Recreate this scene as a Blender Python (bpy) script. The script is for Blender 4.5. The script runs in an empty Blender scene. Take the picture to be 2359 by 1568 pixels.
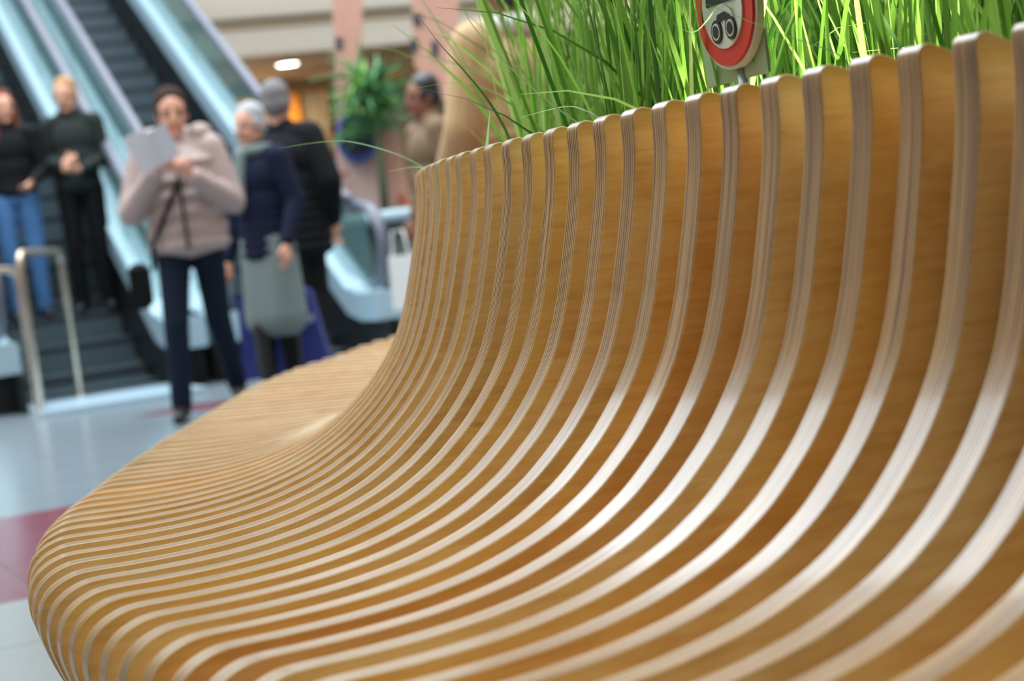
import bpy, bmesh, math, random
import numpy as np
from mathutils import Vector, Matrix

random.seed(7); rng = np.random.default_rng(11)
SC = bpy.context.scene
COL = SC.collection

# ------------------------------------------------------------------ camera
W, H, FPX = 2359, 1568, 4116.15
ROLL, PITCH, CAMH = 0.131140, 0.058977, 0.7371
cr, sr, cp, sp = math.cos(ROLL), math.sin(ROLL), math.cos(PITCH), math.sin(PITCH)
U0, F0, R0 = Vector((0, sp, cp)), Vector((0, cp, -sp)), Vector((1, 0, 0))
CR, CU = R0*cr - U0*sr, R0*sr + U0*cr
cam_d = bpy.data.cameras.new('camera'); cam = bpy.data.objects.new('camera', cam_d); COL.objects.link(cam)
cam.matrix_world = Matrix((( CR.x, CU.x, -F0.x, 0), (CR.y, CU.y, -F0.y, 0), (CR.z, CU.z, -F0.z, CAMH), (0, 0, 0, 1)))
cam_d.sensor_width = 36; cam_d.lens = FPX/W*36; cam_d.clip_start = .05; cam_d.clip_end = 200
cam_d.dof.use_dof = True; cam_d.dof.focus_distance = 1.93; cam_d.dof.aperture_fstop = 5.2
SC.camera = cam

# building axes: GU runs away along the escalators, GV across them
AX = math.radians(22.7)
GU, GV = Vector((-math.sin(AX), math.cos(AX), 0)), Vector((math.cos(AX), math.sin(AX), 0))
def uv(u, v, z=0.): return GU*u + GV*v + Vector((0, 0, z))

# ------------------------------------------------------------------ light
wd = bpy.data.worlds.new('world'); SC.world = wd; wd.use_nodes = True
wd.node_tree.nodes['Background'].inputs[0].default_value = (.92, .90, .86, 1)
wd.node_tree.nodes['Background'].inputs[1].default_value = 1.0
def area(name, loc, target, sx, sy, power, color):
    d = bpy.data.lights.new(name, 'AREA'); d.shape = 'RECTANGLE'; d.size = sx; d.size_y = sy
    d.energy = power; d.color = color
    o = bpy.data.objects.new(name, d); COL.objects.link(o); o.location = loc
    o.rotation_euler = (Vector(target) - Vector(loc)).to_track_quat('-Z', 'Y').to_euler()
    return o
sky = area('atrium_skylight', uv(12.5, 1.2, 11.5), uv(12.5, 1.2, 0), 14.5, 17, 6200, (.78, .90, 1))
sky.rotation_euler = (0, 0, AX)
SC.view_settings.view_transform = 'Standard'; SC.view_settings.look = 'None'
SC.view_settings.exposure = 0.0; SC.view_settings.gamma = 1.0
SC.view_settings.use_curve_mapping = False

# ------------------------------------------------------------------ helpers
def at(px, py, Y):
    x, y = (px - W/2)/FPX, -(py - H/2)/FPX
    d = CR*x + CU*y + F0
    t = Y/d.y
    return Vector((d.x*t, Y, CAMH + d.z*t))

def srgb(r, g, b):
    f = lambda c: (c/255/12.92) if c/255 <= .04045 else ((c/255 + .055)/1.055)**2.4
    return (f(r), f(g), f(b), 1)

def tag(o, label=None, cat=None, group=None, kind=None):
    if label: o['label'] = label
    if cat: o['category'] = cat
    if group: o['group'] = group
    if kind: o['kind'] = kind
    return o

def empty(name, loc=(0, 0, 0), rz=0., parent=None):
    o = bpy.data.objects.new(name, None); COL.objects.link(o); o.location = loc; o.rotation_euler = (0, 0, rz)
    o.empty_display_size = .1
    if parent: o.parent = parent
    return o

def link(name, me, mats=None, parent=None, loc=None, rz=None):
    o = bpy.data.objects.new(name, me); COL.objects.link(o)
    if mats is not None and not me.materials:
        for m in (mats if isinstance(mats, (list, tuple)) else [mats]): me.materials.append(m)
    if parent: o.parent = parent
    if loc is not None: o.location = loc
    if rz is not None: o.rotation_euler = (0, 0, rz)
    return o

class MB:
    """collects shapes for one mesh"""
    def __init__(s): s.v = []; s.f = []; s.m = []
    def add(s, vs, fs, mi=0):
        b = len(s.v); s.v += [tuple(v) for v in vs]; s.f += [tuple(i + b for i in f) for f in fs]; s.m += [mi]*len(fs)
    def hexa(s, p, mi=0):
        s.add(p, [(0, 3, 2, 1), (4, 5, 6, 7), (0, 1, 5, 4), (1, 2, 6, 5), (2, 3, 7, 6), (3, 0, 4, 7)], mi)
    def box(s, c, d, mi=0, ch=0.):
        x, y, z = c; a, b, e = d[0]/2, d[1]/2, d[2]/2
        if ch <= 0:
            s.hexa([(x-a, y-b, z-e), (x+a, y-b, z-e), (x+a, y+b, z-e), (x-a, y+b, z-e), (x-a, y-b, z+e), (x+a, y-b, z+e), (x+a, y+b, z+e), (x-a, y+b, z+e)], mi); return
        q = ch
        ring = lambda i, zz: [(x-a+i, y-b+i, zz), (x+a-i, y-b+i, zz), (x+a-i, y+b-i, zz), (x-a+i, y+b-i, zz)]
        vs = ring(q, z-e) + ring(0, z-e+q) + ring(0, z+e-q) + ring(q, z+e)
        fs = [(3, 2, 1, 0), (12, 13, 14, 15)]
        for l in range(3):
            for i in range(4): fs.append((l*4+i, l*4+(i+1) % 4, l*4+4+(i+1) % 4, l*4+4+i))
        s.add(vs, fs, mi)
    def prism(s, poly, d0, d1, mi=0):
        """poly: 3D points (planar loop), swept by vector d1-d0"""
        n = len(poly); d0, d1 = Vector(d0), Vector(d1)
        s.add([Vector(p)+d0 for p in poly] + [Vector(p)+d1 for p in poly],
              [tuple(range(n-1, -1, -1)), tuple(range(n, 2*n))] + [(i, (i+1) % n, n+(i+1) % n, n+i) for i in range(n)], mi)
    def tube(s, pts, r, n=10, mi=0, cap=True):
        pts = [Vector(p) for p in pts]; rs = r if isinstance(r, (list, tuple)) else [r]*len(pts)
        up = None; base = len(s.v); rings = []
        for i, p in enumerate(pts):
            t = (pts[min(i+1, len(pts)-1)] - pts[max(i-1, 0)]).normalized()
            if up is None: up = t.orthogonal().normalized()
            up = (up - t*up.dot(t)).normalized(); w = t.cross(up)
            rings.append([p + (up*math.cos(2*math.pi*k/n) + w*math.sin(2*math.pi*k/n))*rs[i] for k in range(n)])
        vs = [q for rg in rings for q in rg]; fs = []
        for i in range(len(rings)-1):
            for k in range(n): fs.append((i*n+k, i*n+(k+1) % n, (i+1)*n+(k+1) % n, (i+1)*n+k))
        if cap: fs += [tuple(range(n-1, -1, -1)), tuple(range(len(vs)-n, len(vs)))]
        s.add(vs, fs, mi)
    def lathe(s, prof, c=(0, 0, 0), n=32, mi=0, closed=False):
        c = Vector(c); vs = []; fs = []
        for (r, z) in prof:
            for k in range(n): vs.append(c + Vector((r*math.cos(2*math.pi*k/n), r*math.sin(2*math.pi*k/n), z)))
        m = len(prof)
        for i in range(m if closed else m-1):
            j = (i+1) % m
            for k in range(n): fs.append((i*n+k, i*n+(k+1) % n, j*n+(k+1) % n, j*n+k))
        if not closed:
            fs += [tuple(range(n-1, -1, -1)), tuple(range((m-1)*n, m*n))]
        s.add(vs, fs, mi)
    def ell(s, c, r, n=16, m=10, mat=None, mi=0):
        c = Vector(c); vs = []; fs = []
        M = mat or Matrix.Identity(3)
        for j in range(m+1):
            a = math.pi*j/m
            for k in range(n):
                b = 2*math.pi*k/n
                vs.append(c + M @ Vector((r[0]*math.sin(a)*math.cos(b), r[1]*math.sin(a)*math.sin(b), -r[2]*math.cos(a))))
        for j in range(m):
            for k in range(n): fs.append((j*n+k, j*n+(k+1) % n, (j+1)*n+(k+1) % n, (j+1)*n+k))
        s.add(vs, fs, mi)
    def cap(s, p0, r0, p1, r1, n=12, mi=0):
        """tapered capsule"""
        p0, p1 = Vector(p0), Vector(p1); d = p1-p0; L = d.length
        if L < 1e-6: s.ell(p0, (r0, r0, r0)); return
        t = d/L; pts = []; rs = []
        for j in range(5):
            a = math.pi/2*j/4; pts.append(p0 - t*r0*math.cos(a)); rs.append(max(r0*math.sin(a), r0*.05))
        for j in range(5):
            a = math.pi/2*(1 - j/4); pts.append(p1 + t*r1*math.cos(a)); rs.append(max(r1*math.sin(a), r1*.05))
        s.tube(pts, rs, n, mi)
    def mesh(s, name, smooth=False, merge=False):
        me = bpy.data.meshes.new(name); me.from_pydata(s.v, [], s.f); me.update()
        if s.m and max(s.m) > 0: me.polygons.foreach_set('material_index', s.m)
        bm = bmesh.new(); bm.from_mesh(me)
        if merge: bmesh.ops.remove_doubles(bm, verts=bm.verts, dist=1e-5)
        bmesh.ops.recalc_face_normals(bm, faces=bm.faces); bm.to_mesh(me); bm.free()
        if smooth:
            me.polygons.foreach_set('use_smooth', [True]*len(me.polygons))
            if smooth == 'auto': me.set_sharp_from_angle(angle=math.radians(35))
        return me
    def build(s, name, mats, parent=None, smooth=False, loc=None, rz=None):
        return link(name, s.mesh(name, smooth), mats, parent, loc, rz)

# ------------------------------------------------------------------ materials
def mat(name):
    m = bpy.data.materials.new(name); m.use_nodes = True; nt = m.node_tree
    return m, nt, nt.nodes['Principled BSDF']
def N(nt, t, **kw):
    n = nt.nodes.new(t)
    for k, v in kw.items(): setattr(n, k, v)
    return n
def plain(name, col, rough=.6, metal=0., var=.06, scale=8., coat=0., spec=.5, bump=0.):
    m, nt, b = mat(name)
    tc = N(nt, 'ShaderNodeTexCoord'); nz = N(nt, 'ShaderNodeTexNoise'); nz.inputs['Scale'].default_value = scale; nz.inputs['Detail'].default_value = 5
    nt.links.new(tc.outputs['Object'], nz.inputs['Vector'])
    mp = N(nt, 'ShaderNodeMapRange'); mp.inputs[3].default_value = 1-var*2; mp.inputs[4].default_value = 1+var*2
    nt.links.new(nz.outputs['Fac'], mp.inputs[0])
    mx = N(nt, 'ShaderNodeMix', data_type='RGBA', blend_type='MULTIPLY'); mx.inputs[0].default_value = 1
    mx.inputs[6].default_value = col; nt.links.new(mp.outputs[0], mx.inputs[7]); nt.links.new(mx.outputs[2], b.inputs['Base Color'])
    b.inputs['Roughness'].default_value = rough; b.inputs['Metallic'].default_value = metal
    b.inputs['Coat Weight'].default_value = coat; b.inputs['Coat Roughness'].default_value = .12
    b.inputs['Specular IOR Level'].default_value = spec
    if bump:
        bp = N(nt, 'ShaderNodeBump'); bp.inputs['Strength'].default_value = bump; bp.inputs['Distance'].default_value = .02
        nt.links.new(nz.outputs['Fac'], bp.inputs['Height']); nt.links.new(bp.outputs[0], b.inputs['Normal'])
    return m
def emit(name, col, s):
    m, nt, b = mat(name); b.inputs['Base Color'].default_value = col
    b.inputs['Emission Color'].default_value = col; b.inputs['Emission Strength'].default_value = s
    return m

TH = .0242
def veneer_mat():
    """birch veneer face: honey coloured, fine grain across the rib, each sheet a slightly other tone"""
    m, nt, b = mat('birch_veneer'); L = nt.links.new
    tc = N(nt, 'ShaderNodeTexCoord'); oi = N(nt, 'ShaderNodeObjectInfo')
    off = N(nt, 'ShaderNodeVectorMath', operation='SCALE'); off.inputs[0].default_value = (7.3, 3.1, 11.7)
    L(oi.outputs['Random'], off.inputs['Scale'])
    add = N(nt, 'ShaderNodeVectorMath', operation='ADD'); L(tc.outputs['Object'], add.inputs[0]); L(off.outputs[0], add.inputs[1])
    mp = N(nt, 'ShaderNodeMapping'); mp.inputs['Scale'].default_value = (7, 1, 75); mp.inputs['Rotation'].default_value = (0, .18, 0); L(add.outputs[0], mp.inputs[0])
    n1 = N(nt, 'ShaderNodeTexNoise'); n1.inputs['Scale'].default_value = 1.6; n1.inputs['Detail'].default_value = 6; n1.inputs['Roughness'].default_value = .6; n1.inputs['Distortion'].default_value = .6; L(mp.outputs[0], n1.inputs[0])
    n2 = N(nt, 'ShaderNodeTexNoise'); n2.inputs['Scale'].default_value = 9; n2.inputs['Detail'].default_value = 3; L(add.outputs[0], n2.inputs[0])
    sm = N(nt, 'ShaderNodeMath', operation='MULTIPLY_ADD'); sm.inputs[1].default_value = .55; L(n1.outputs['Fac'], sm.inputs[0])
    m2 = N(nt, 'ShaderNodeMath', operation='MULTIPLY'); m2.inputs[1].default_value = .45; L(n2.outputs['Fac'], m2.inputs[0]); L(m2.outputs[0], sm.inputs[2])
    cr_ = N(nt, 'ShaderNodeValToRGB'); e = cr_.color_ramp.elements
    e[0].position = .30; e[0].color = srgb(208, 166, 106); e[1].position = .66; e[1].color = srgb(244, 222, 176)
    e2 = e.new(.48); e2.color = srgb(232, 200, 146); L(sm.outputs[0], cr_.inputs[0])
    # little dark knots and flecks
    vo = N(nt, 'ShaderNodeTexVoronoi'); vo.inputs['Scale'].default_value = 8
    mp2 = N(nt, 'ShaderNodeMapping'); mp2.inputs['Scale'].default_value = (.5, 1, 1.3); L(add.outputs[0], mp2.inputs[0]); L(mp2.outputs[0], vo.inputs['Vector'])
    kr = N(nt, 'ShaderNodeMapRange'); kr.inputs[1].default_value = .018; kr.inputs[2].default_value = .05; kr.inputs[3].default_value = .45; kr.inputs[4].default_value = 1; L(vo.outputs['Distance'], kr.inputs[0])
    tint = N(nt, 'ShaderNodeMix', data_type='RGBA', blend_type='MULTIPLY'); tint.inputs[0].default_value = 1; L(cr_.outputs[0], tint.inputs[6]); L(oi.outputs['Color'], tint.inputs[7])
    kn = N(nt, 'ShaderNodeMix', data_type='RGBA', blend_type='MULTIPLY'); kn.inputs[0].default_value = 1; L(tint.outputs[2], kn.inputs[6]); L(kr.outputs[0], kn.inputs[7])
    L(kn.outputs[2], b.inputs['Base Color'])
    b.inputs['Roughness'].default_value = .42; b.inputs['Coat Weight'].default_value = .35; b.inputs['Coat Roughness'].default_value = .22
    return m
def ply_mat():
    """cut plywood edge: light and dark plies across the thickness, worn varnish"""
    m, nt, b = mat('plywood_edge'); L = nt.links.new
    tc = N(nt, 'ShaderNodeTexCoord'); oi = N(nt, 'ShaderNodeObjectInfo')
    off = N(nt, 'ShaderNodeVectorMath', operation='SCALE'); off.inputs[0].default_value = (5.3, 0, 9.7); L(oi.outputs['Random'], off.inputs['Scale'])
    add = N(nt, 'ShaderNodeVectorMath', operation='ADD'); L(tc.outputs['Object'], add.inputs[0]); L(off.outputs[0], add.inputs[1])
    sx = N(nt, 'ShaderNodeSeparateXYZ'); L(tc.outputs['Object'], sx.inputs[0])
    wob = N(nt, 'ShaderNodeTexNoise'); wob.inputs['Scale'].default_value = 6; L(add.outputs[0], wob.inputs[0])
    w2 = N(nt, 'ShaderNodeMath', operation='MULTIPLY_ADD'); w2.inputs[1].default_value = .0012; L(wob.outputs['Fac'], w2.inputs[0]); L(sx.outputs['Y'], w2.inputs[2])
    ph = N(nt, 'ShaderNodeMath', operation='MULTIPLY'); ph.inputs[1].default_value = 2*math.pi*6.5/TH; L(w2.outputs[0], ph.inputs[0])
    sn = N(nt, 'ShaderNodeMath', operation='SINE'); L(ph.outputs[0], sn.inputs[0])
    # streaks that run along each ply
    mp = N(nt, 'ShaderNodeMapping'); mp.inputs['Scale'].default_value = (5, 900, 5); L(add.outputs[0], mp.inputs[0])
    st = N(nt, 'ShaderNodeTexNoise'); st.inputs['Scale'].default_value = 1; st.inputs['Detail'].default_value = 4; L(mp.outputs[0], st.inputs[0])
    mp3 = N(nt, 'ShaderNodeMapping'); mp3.inputs['Scale'].default_value = (60, 1800, 60); L(add.outputs[0], mp3.inputs[0])
    s3 = N(nt, 'ShaderNodeTexNoise'); s3.inputs['Scale'].default_value = 1; s3.inputs['Detail'].default_value = 2; L(mp3.outputs[0], s3.inputs[0])
    amp = N(nt, 'ShaderNodeMath', operation='MULTIPLY'); L(sn.outputs[0], amp.inputs[0]); L(oi.outputs['Alpha'], amp.inputs[1])
    a1 = N(nt, 'ShaderNodeMath', operation='MULTIPLY_ADD'); a1.inputs[1].default_value = .9; L(st.outputs['Fac'], a1.inputs[0])
    L(amp.outputs[0], a1.inputs[2])
    mp4 = N(nt, 'ShaderNodeMapping'); mp4.inputs['Scale'].default_value = (2.2, 260, 2.2); L(add.outputs[0], mp4.inputs[0])
    s4 = N(nt, 'ShaderNodeTexNoise'); s4.inputs['Scale'].default_value = 1; s4.inputs['Detail'].default_value = 1; L(mp4.outputs[0], s4.inputs[0])
    a15 = N(nt, 'ShaderNodeMath', operation='MULTIPLY_ADD'); a15.inputs[1].default_value = 1.3; L(s4.outputs['Fac'], a15.inputs[0]); L(a1.outputs[0], a15.inputs[2])
    a16 = N(nt, 'ShaderNodeMath', operation='SUBTRACT'); a16.inputs[1].default_value = .62; L(a15.outputs[0], a16.inputs[0])
    a2 = N(nt, 'ShaderNodeMath', operation='MULTIPLY_ADD'); a2.inputs[1].default_value = .35; L(s3.outputs['Fac'], a2.inputs[0]); L(a16.outputs[0], a2.inputs[2])
    cr_ = N(nt, 'ShaderNodeValToRGB'); e = cr_.color_ramp.elements
    e[0].position = .22; e[0].color = srgb(56, 30, 10); e[1].position = 1.0; e[1].color = srgb(186, 146, 88)
    e2 = e.new(.6); e2.color = srgb(140, 98, 48); L(a2.outputs[0], cr_.inputs[0])
    L(cr_.outputs[0], b.inputs['Base Color'])
    rr = N(nt, 'ShaderNodeMapRange'); rr.inputs[3].default_value = .22; rr.inputs[4].default_value = .42; L(s3.outputs['Fac'], rr.inputs[0]); L(rr.outputs[0], b.inputs['Roughness'])
    b.inputs['Coat Weight'].default_value = .34; b.inputs['Coat Roughness'].default_value = .13; b.inputs['Specular IOR Level'].default_value = .35
    bp = N(nt, 'ShaderNodeBump'); bp.inputs['Strength'].default_value = .12; bp.inputs['Distance'].default_value = .0006; L(a2.outputs[0], bp.inputs['Height']); L(bp.outputs[0], b.inputs['Normal'])
    return m
def grass_mat(name, c0, c1, c2):
    m, nt, b = mat(name); L = nt.links.new
    at_ = N(nt, 'ShaderNodeAttribute', attribute_name='tone')
    cr_ = N(nt, 'ShaderNodeValToRGB'); e = cr_.color_ramp.elements
    e[0].color = c0; e[1].color = c2; x = e.new(.5); x.color = c1; L(at_.outputs['Fac'], cr_.inputs[0]); L(cr_.outputs[0], b.inputs['Base Color'])
    b.inputs['Roughness'].default_value = .38
    tr = N(nt, 'ShaderNodeBsdfTranslucent'); L(cr_.outputs[0], tr.inputs[0])
    mx = N(nt, 'ShaderNodeMixShader'); mx.inputs[0].default_value = .5; L(b.outputs[0], mx.inputs[1]); L(tr.outputs[0], mx.inputs[2])
    L(mx.outputs[0], nt.nodes['Material Output'].inputs[0])
    return m
def glass_mat(name, col, alpha, rough=.05):
    m, nt, b = mat(name); L = nt.links.new
    b.inputs['Base Color'].default_value = col; b.inputs['Roughness'].default_value = rough
    tr = N(nt, 'ShaderNodeBsdfTransparent'); tr.inputs[0].default_value = (.86, .95, .93, 1)
    mx = N(nt, 'ShaderNodeMixShader'); mx.inputs[0].default_value = alpha; L(tr.outputs[0], mx.inputs[1]); L(b.outputs[0], mx.inputs[2])
    L(mx.outputs[0], nt.nodes['Material Output'].inputs[0])
    return m

M = dict(
    veneer=veneer_mat(), ply=ply_mat(),
    liner=plain('planter_liner', srgb(70, 46, 26), .7), soil=plain('soil', srgb(52, 40, 28), .95, bump=.6, scale=40),
    grass=grass_mat('grass_blades', srgb(46, 92, 22), srgb(130, 174, 68), srgb(202, 224, 136)),
    grass_pale=grass_mat('grass_pale', srgb(96, 150, 70), srgb(140, 186, 110), srgb(176, 206, 150)),
    tile_grey=plain('tile_grey', srgb(112, 122, 128), .22, var=.03, coat=.08), tile_red=plain('tile_red', srgb(108, 42, 56), .22, var=.05, coat=.08),
    tile_cream=plain('tile_cream', srgb(128, 130, 126), .24, var=.03, coat=.08), grout=plain('grout', srgb(70, 74, 78), .6),
    steel=plain('brushed_steel', srgb(198, 204, 208), .3, .9, var=.03), clad=plain('pale_steel_cladding', srgb(172, 196, 208), .3, .35, var=.03),
    step=plain('escalator_step', srgb(70, 84, 90), .5, .2, var=.06, scale=20), riser_dark=plain('black_rubber', srgb(22, 26, 30), .5),
    skirt=plain('dark_skirt', srgb(14, 18, 20), .45, .2), glass=glass_mat('balustrade_glass', srgb(96, 124, 124), .5),
    handrail=plain('grey_handrail', srgb(92, 94, 106), .35), tan_rail=plain('warm_steel_tube', srgb(176, 160, 142), .25, .8, var=.03),
    fascia=plain('white_fascia', srgb(240, 238, 230), .6, var=.02), soffit=plain('beige_soffit', srgb(206, 188, 156), .7, var=.03),
    wall=plain('beige_wall', srgb(176, 168, 152), .8, var=.03),
)

# ------------------------------------------------------------------ structure: floor, walls, bulkhead
fl = MB(); fl.box((0, 0, -.06), (70, 70, .114)); floor = fl.build('floor', M['grout']); tag(floor, kind='structure')
floor.location = uv(12, 2, 0); floor.rotation_euler = (0, 0, AX)
TS = .60
def tile_mesh(m):
    b = MB(); b.box((0, 0, -.006), (TS-.006, TS-.006, .012), ch=.0015); me = b.mesh('floor_tile'); me.materials.append(m); return me
tmesh = {k: tile_mesh(M[k]) for k in ('tile_grey', 'tile_red', 'tile_cream')}
for i in range(-3, 14):
    for j in range(-5, 8):
        uc = 4.55 + (i+.5)*TS; vc = .54 + (j+.5)*TS
        k = 'tile_red' if 0 <= i < 3 else ('tile_cream' if i < 0 else 'tile_grey')
        t = link('floor_tile', tmesh[k]); t.parent = floor
        t.location = (vc - 2, uc - 12, 0)
inl = MB(); inl.prism([(-.36, 0, 0), (0, -.3, 0), (.36, 0, 0), (0, .3, 0)], (0, 0, 0), (0, 0, .0015))
io = inl.build('floor_inlay', M['tile_red'], floor); io.location = (2.22-2, 10.0-12, .0002)

def slab(name, u0, u1, v0, v1, z0, z1, m, parent=None, kind='structure'):
    b = MB(); p = [uv(u0, v0, z0), uv(u0, v1, z0), uv(u1, v1, z0), uv(u1, v0, z0), uv(u0, v0, z1), uv(u0, v1, z1), uv(u1, v1, z1), uv(u1, v0, z1)]
    c = sum(p, Vector())/8; b.hexa([q - c for q in p])
    o = b.build(name, m, parent, loc=c)
    if kind and not parent: tag(o, kind=kind)
    return o
slab('shade_ceiling_near', -2.2, 1.1, -14, 16, 2.75, 3.0, M['soffit'])  # unseen slab over the camera, added to shade the nearest ribs
slab('shade_wall_near', -2.5, -2.2, -14, 16, 0, 3.0, plain('dark_shade_panel', srgb(72, 62, 54), .5))  # unseen dark wall, added to cut light and bounce from behind the camera
slab('wall_right', -2.2, 34, 18, 18.3, 0, 4.7, M['wall'])
slab('wall_back', 34, 34.3, -24, 34, 0, 11.2, M['wall'])
slab('ceiling', 22.26, 34, 4.5, 18, 3.415, 3.72, M['soffit'])
slab('trim_1', 22.15, 22.258, 4.5, 18, 3.40, 3.725, M['fascia'])
slab('trim_2', 21.08, 22.15, 4.5, 18, 3.727, 3.84, M['soffit'])
slab('trim_3', 20.97, 21.078, 4.5, 18, 3.72, 4.205, M['fascia'])
slab('trim_4', 20.15, 20.968, 4.5, 18, 4.207, 4.32, M['soffit'])
slab('trim_5', 20.02, 20.148, 4.5, 18, 4.19, 5.9, M['fascia'])

fill1 = area('fascia_fill_upper', uv(20.45, 9, 4.16), uv(21.0, 9, 3.9), 9, .06, 15, (1, .97, .92)); fill2 = area('fascia_fill_lower', uv(21.6, 9, 3.69), uv(22.2, 9, 3.5), 9, .06, 13, (1, .97, .92))  # added fill lights under the overhangs, they only brighten the fascia
for c_, a_ in ((fill1, 1.12), (fill2, 1.12)): c_.rotation_euler = (Matrix.Rotation(AX, 3, 'Z') @ Matrix.Rotation(a_, 3, 'X')).to_euler()
# ------------------------------------------------------------------ the bench: plywood ribs on a ring round a planter
S = 2.2
RC = Vector((2*S*math.sin(.75851018), 2*S*math.cos(.75851018), 0))
TH0, DTH, QTH = 3.58539775, .0170105954, -1.29974e-5
front = [(1.440,.0300),(1.448,.0372),(1.456,.0417),(1.464,.0450),(1.4685,.0464),(1.4720,.0470),(1.4747,.0461),(1.4766,.0440),(1.4772,.0400),(1.4774,.0340),(1.4779,.0280),(1.4788,.0220),(1.4803,.0140),(1.4822,.0060),(1.4848,-.0040),(1.4879,-.0150),(1.4910,-.0255),(1.4942,-.0355),(1.502,-.054),(1.512,-.0695),(1.524,-.0835),(1.535,-.0935),(1.546,-.102),(1.556,-.108),(1.568,-.1140),(1.584,-.1197),(1.605,-.1250),(1.63,-.1285),(1.655,-.130),(1.682,-.1302),(1.700,-.1298),(1.7085,-.1302),(1.7150,-.1320),(1.7200,-.1345),(1.7240,-.1378),(1.7270,-.1425),(1.7288,-.1490),(1.7290,-.1555),(1.7275,-.1630),(1.7235,-.1750),(1.7160,-.1910),(1.7060,-.2100),(1.6960,-.2350),(1.6890,-.2650),(1.6860,-.3000),(1.6850,-.3348)]
back = [(1.4300,-.3348),(1.4300,-.20),(1.4330,-.10),(1.4330,.015),(1.4355,.0230)]
def catmull(p, n):
    out = []; q = [np.array(x) for x in p]
    for i in range(len(q)-1):
        a, b_, c, d = q[max(i-1, 0)], q[i], q[i+1], q[min(i+2, len(q)-1)]
        for s in range(n):
            t = s/n; out.append(.5*((2*b_) + (c-a)*t + (2*a-5*b_+4*c-d)*t*t + (3*b_-a-3*c+d)*t**3))
    out.append(q[-1]); return out
ROFF = 1.4775                                                    # rib origin: foot of the back line
C2 = np.array([RC.x, RC.y])/S
# plan of the bench: a long arc near the camera that turns into a tight corner with a deep seat lobe
RIM = np.array([(-.10,.60),(-0.255,.945),(-.276,1.068),(-.288,1.17),(-.291,1.237),(-.296,1.336),(-.299,1.455),(-.300,1.601),(-.299,1.787),(-.296,2.064),(-.279,2.23),(-.255,2.341),(-.222,2.546),(-.182,2.764),(-.05,2.93),(.2,3.05),(.6,3.1),(1.2,3.1),(2.5,3.1)])
K_ARC, K_MIN, K_MAX = -2, -56, 46
def arc(k):
    th = TH0 + k*DTH + QTH*k*k
    return C2 + ROFF*np.array([math.cos(th), math.sin(th)]), th
rib_at = {k: (*arc(k), 0.) for k in range(K_ARC, K_MAX)}
Bp, th = arc(K_ARC)
for k in range(K_ARC-1, K_MIN-1, -1):
    t_ = min(1, (K_ARC-k)/4.); t_ = t_*t_*(3-2*t_); kap = .677 + (1.3-.677)*t_
    tm = th - kap*.02513/2; Bp = Bp + .02513*np.array([math.sin(tm), -math.cos(tm)]); th -= kap*.02513
    e_ = np.array([math.cos(th), math.sin(th)]); ext = 0.
    for i in range(len(RIM)-1):
        q0, q1 = RIM[i], RIM[i+1]
        s_, t2 = np.linalg.solve(np.array([e_, q0-q1]).T, q0-Bp)
        if 0 <= t2 <= 1 and s_ > 0: ext = max(0., s_ - .2375)
    rib_at[k] = (Bp.copy(), th, min(ext, 1.25) if k < -12 else 0.)
def outline(ext):
    def st(r): return r + ext*min(1, max(0, (r-1.63)/.05))
    o = [((st(x)-ROFF)*S, CAMH + z*S) for x, z in catmull(front, 4)] + [((x-ROFF)*S, CAMH + z*S) for x, z in back]
    return [(x, max(z, 0.0)) for x, z in o]
def rib_mesh(ext):
    P = np.array(outline(ext)); n = len(P)
    d = np.roll(P, -1, 0) - np.roll(P, 1, 0); nn = np.stack([-d[:, 1], d[:, 0]], 1); nn /= np.linalg.norm(nn, axis=1)[:, None]
    c = .0010; ins = P - nn*c
    vs = []; ys = [(-TH, ins), (-TH+c, P), (-c, P), (0, ins)]
    for y, Q in ys: vs += [(q[0], y, max(q[1], .0)) for q in Q]
    me = bpy.data.meshes.new('rib'); fs = [tuple(range(n)), tuple(range(4*n-1, 3*n-1, -1))]; mi = [0, 0]; sm = [False, False]
    for l in range(3):
        for i in range(n):
            j = (i+1) % n; fs.append((l*n+i, (l+1)*n+i, (l+1)*n+j, l*n+j)); mi.append(1 if l == 1 else 0); sm.append(True)
    me.from_pydata(vs, [], fs); me.polygons.foreach_set('material_index', mi); me.polygons.foreach_set('use_smooth', sm)
    bm = bmesh.new(); bm.from_mesh(me); bmesh.ops.recalc_face_normals(bm, faces=bm.faces); bm.to_mesh(me); bm.free()
    me.set_sharp_from_angle(angle=math.radians(24))
    me.materials.append(M['veneer']); me.materials.append(M['ply'])
    return me
ribm = rib_mesh(0)
bench = empty('plywood_bench', RC)
tag(bench, 'curved slatted plywood bench ringing the planted grass bed, honey coloured and varnished', 'bench')
for k in range(K_MIN, K_MAX):
    (Bx, By), th, ext = rib_at[k]
    rr = random.Random(k*17+3)
    o = link('rib', rib_mesh(ext) if ext > .002 else ribm, parent=bench)
    jit = .0006 if k > -4 else .0030
    o.location = (Bx*S - RC.x - math.sin(th)*rr.gauss(0, jit), By*S - RC.y + math.cos(th)*rr.gauss(0, jit), 0)
    o.rotation_euler = (0, 0, th + (rr.gauss(0, .0035) if k < -3 else 0))
    w = rr.random(); g = .86 + .14*rr.random()
    if w < .28: tint = (1.0*g, .89*g, .72*g)        # redder sheets
    elif w < .6: tint = (.98*g, .95*g, .86*g)
    else: tint = (1.0*g, .97*g, .92*g)
    special = {0: (.98, .95, .85), 5: (.88, .68, .46), 3: (.97, .87, .62), -1: (.96, .89, .64), 1: (.96, .87, .70), 8: (.96, .82, .56)}
    if k in special: tint = special[k]
    con = .22 + .3*rr.random()
    if k in (0,): con = .62
    if k in (1, 5, 7): con = .52
    o.color = (*tint, con)
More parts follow.
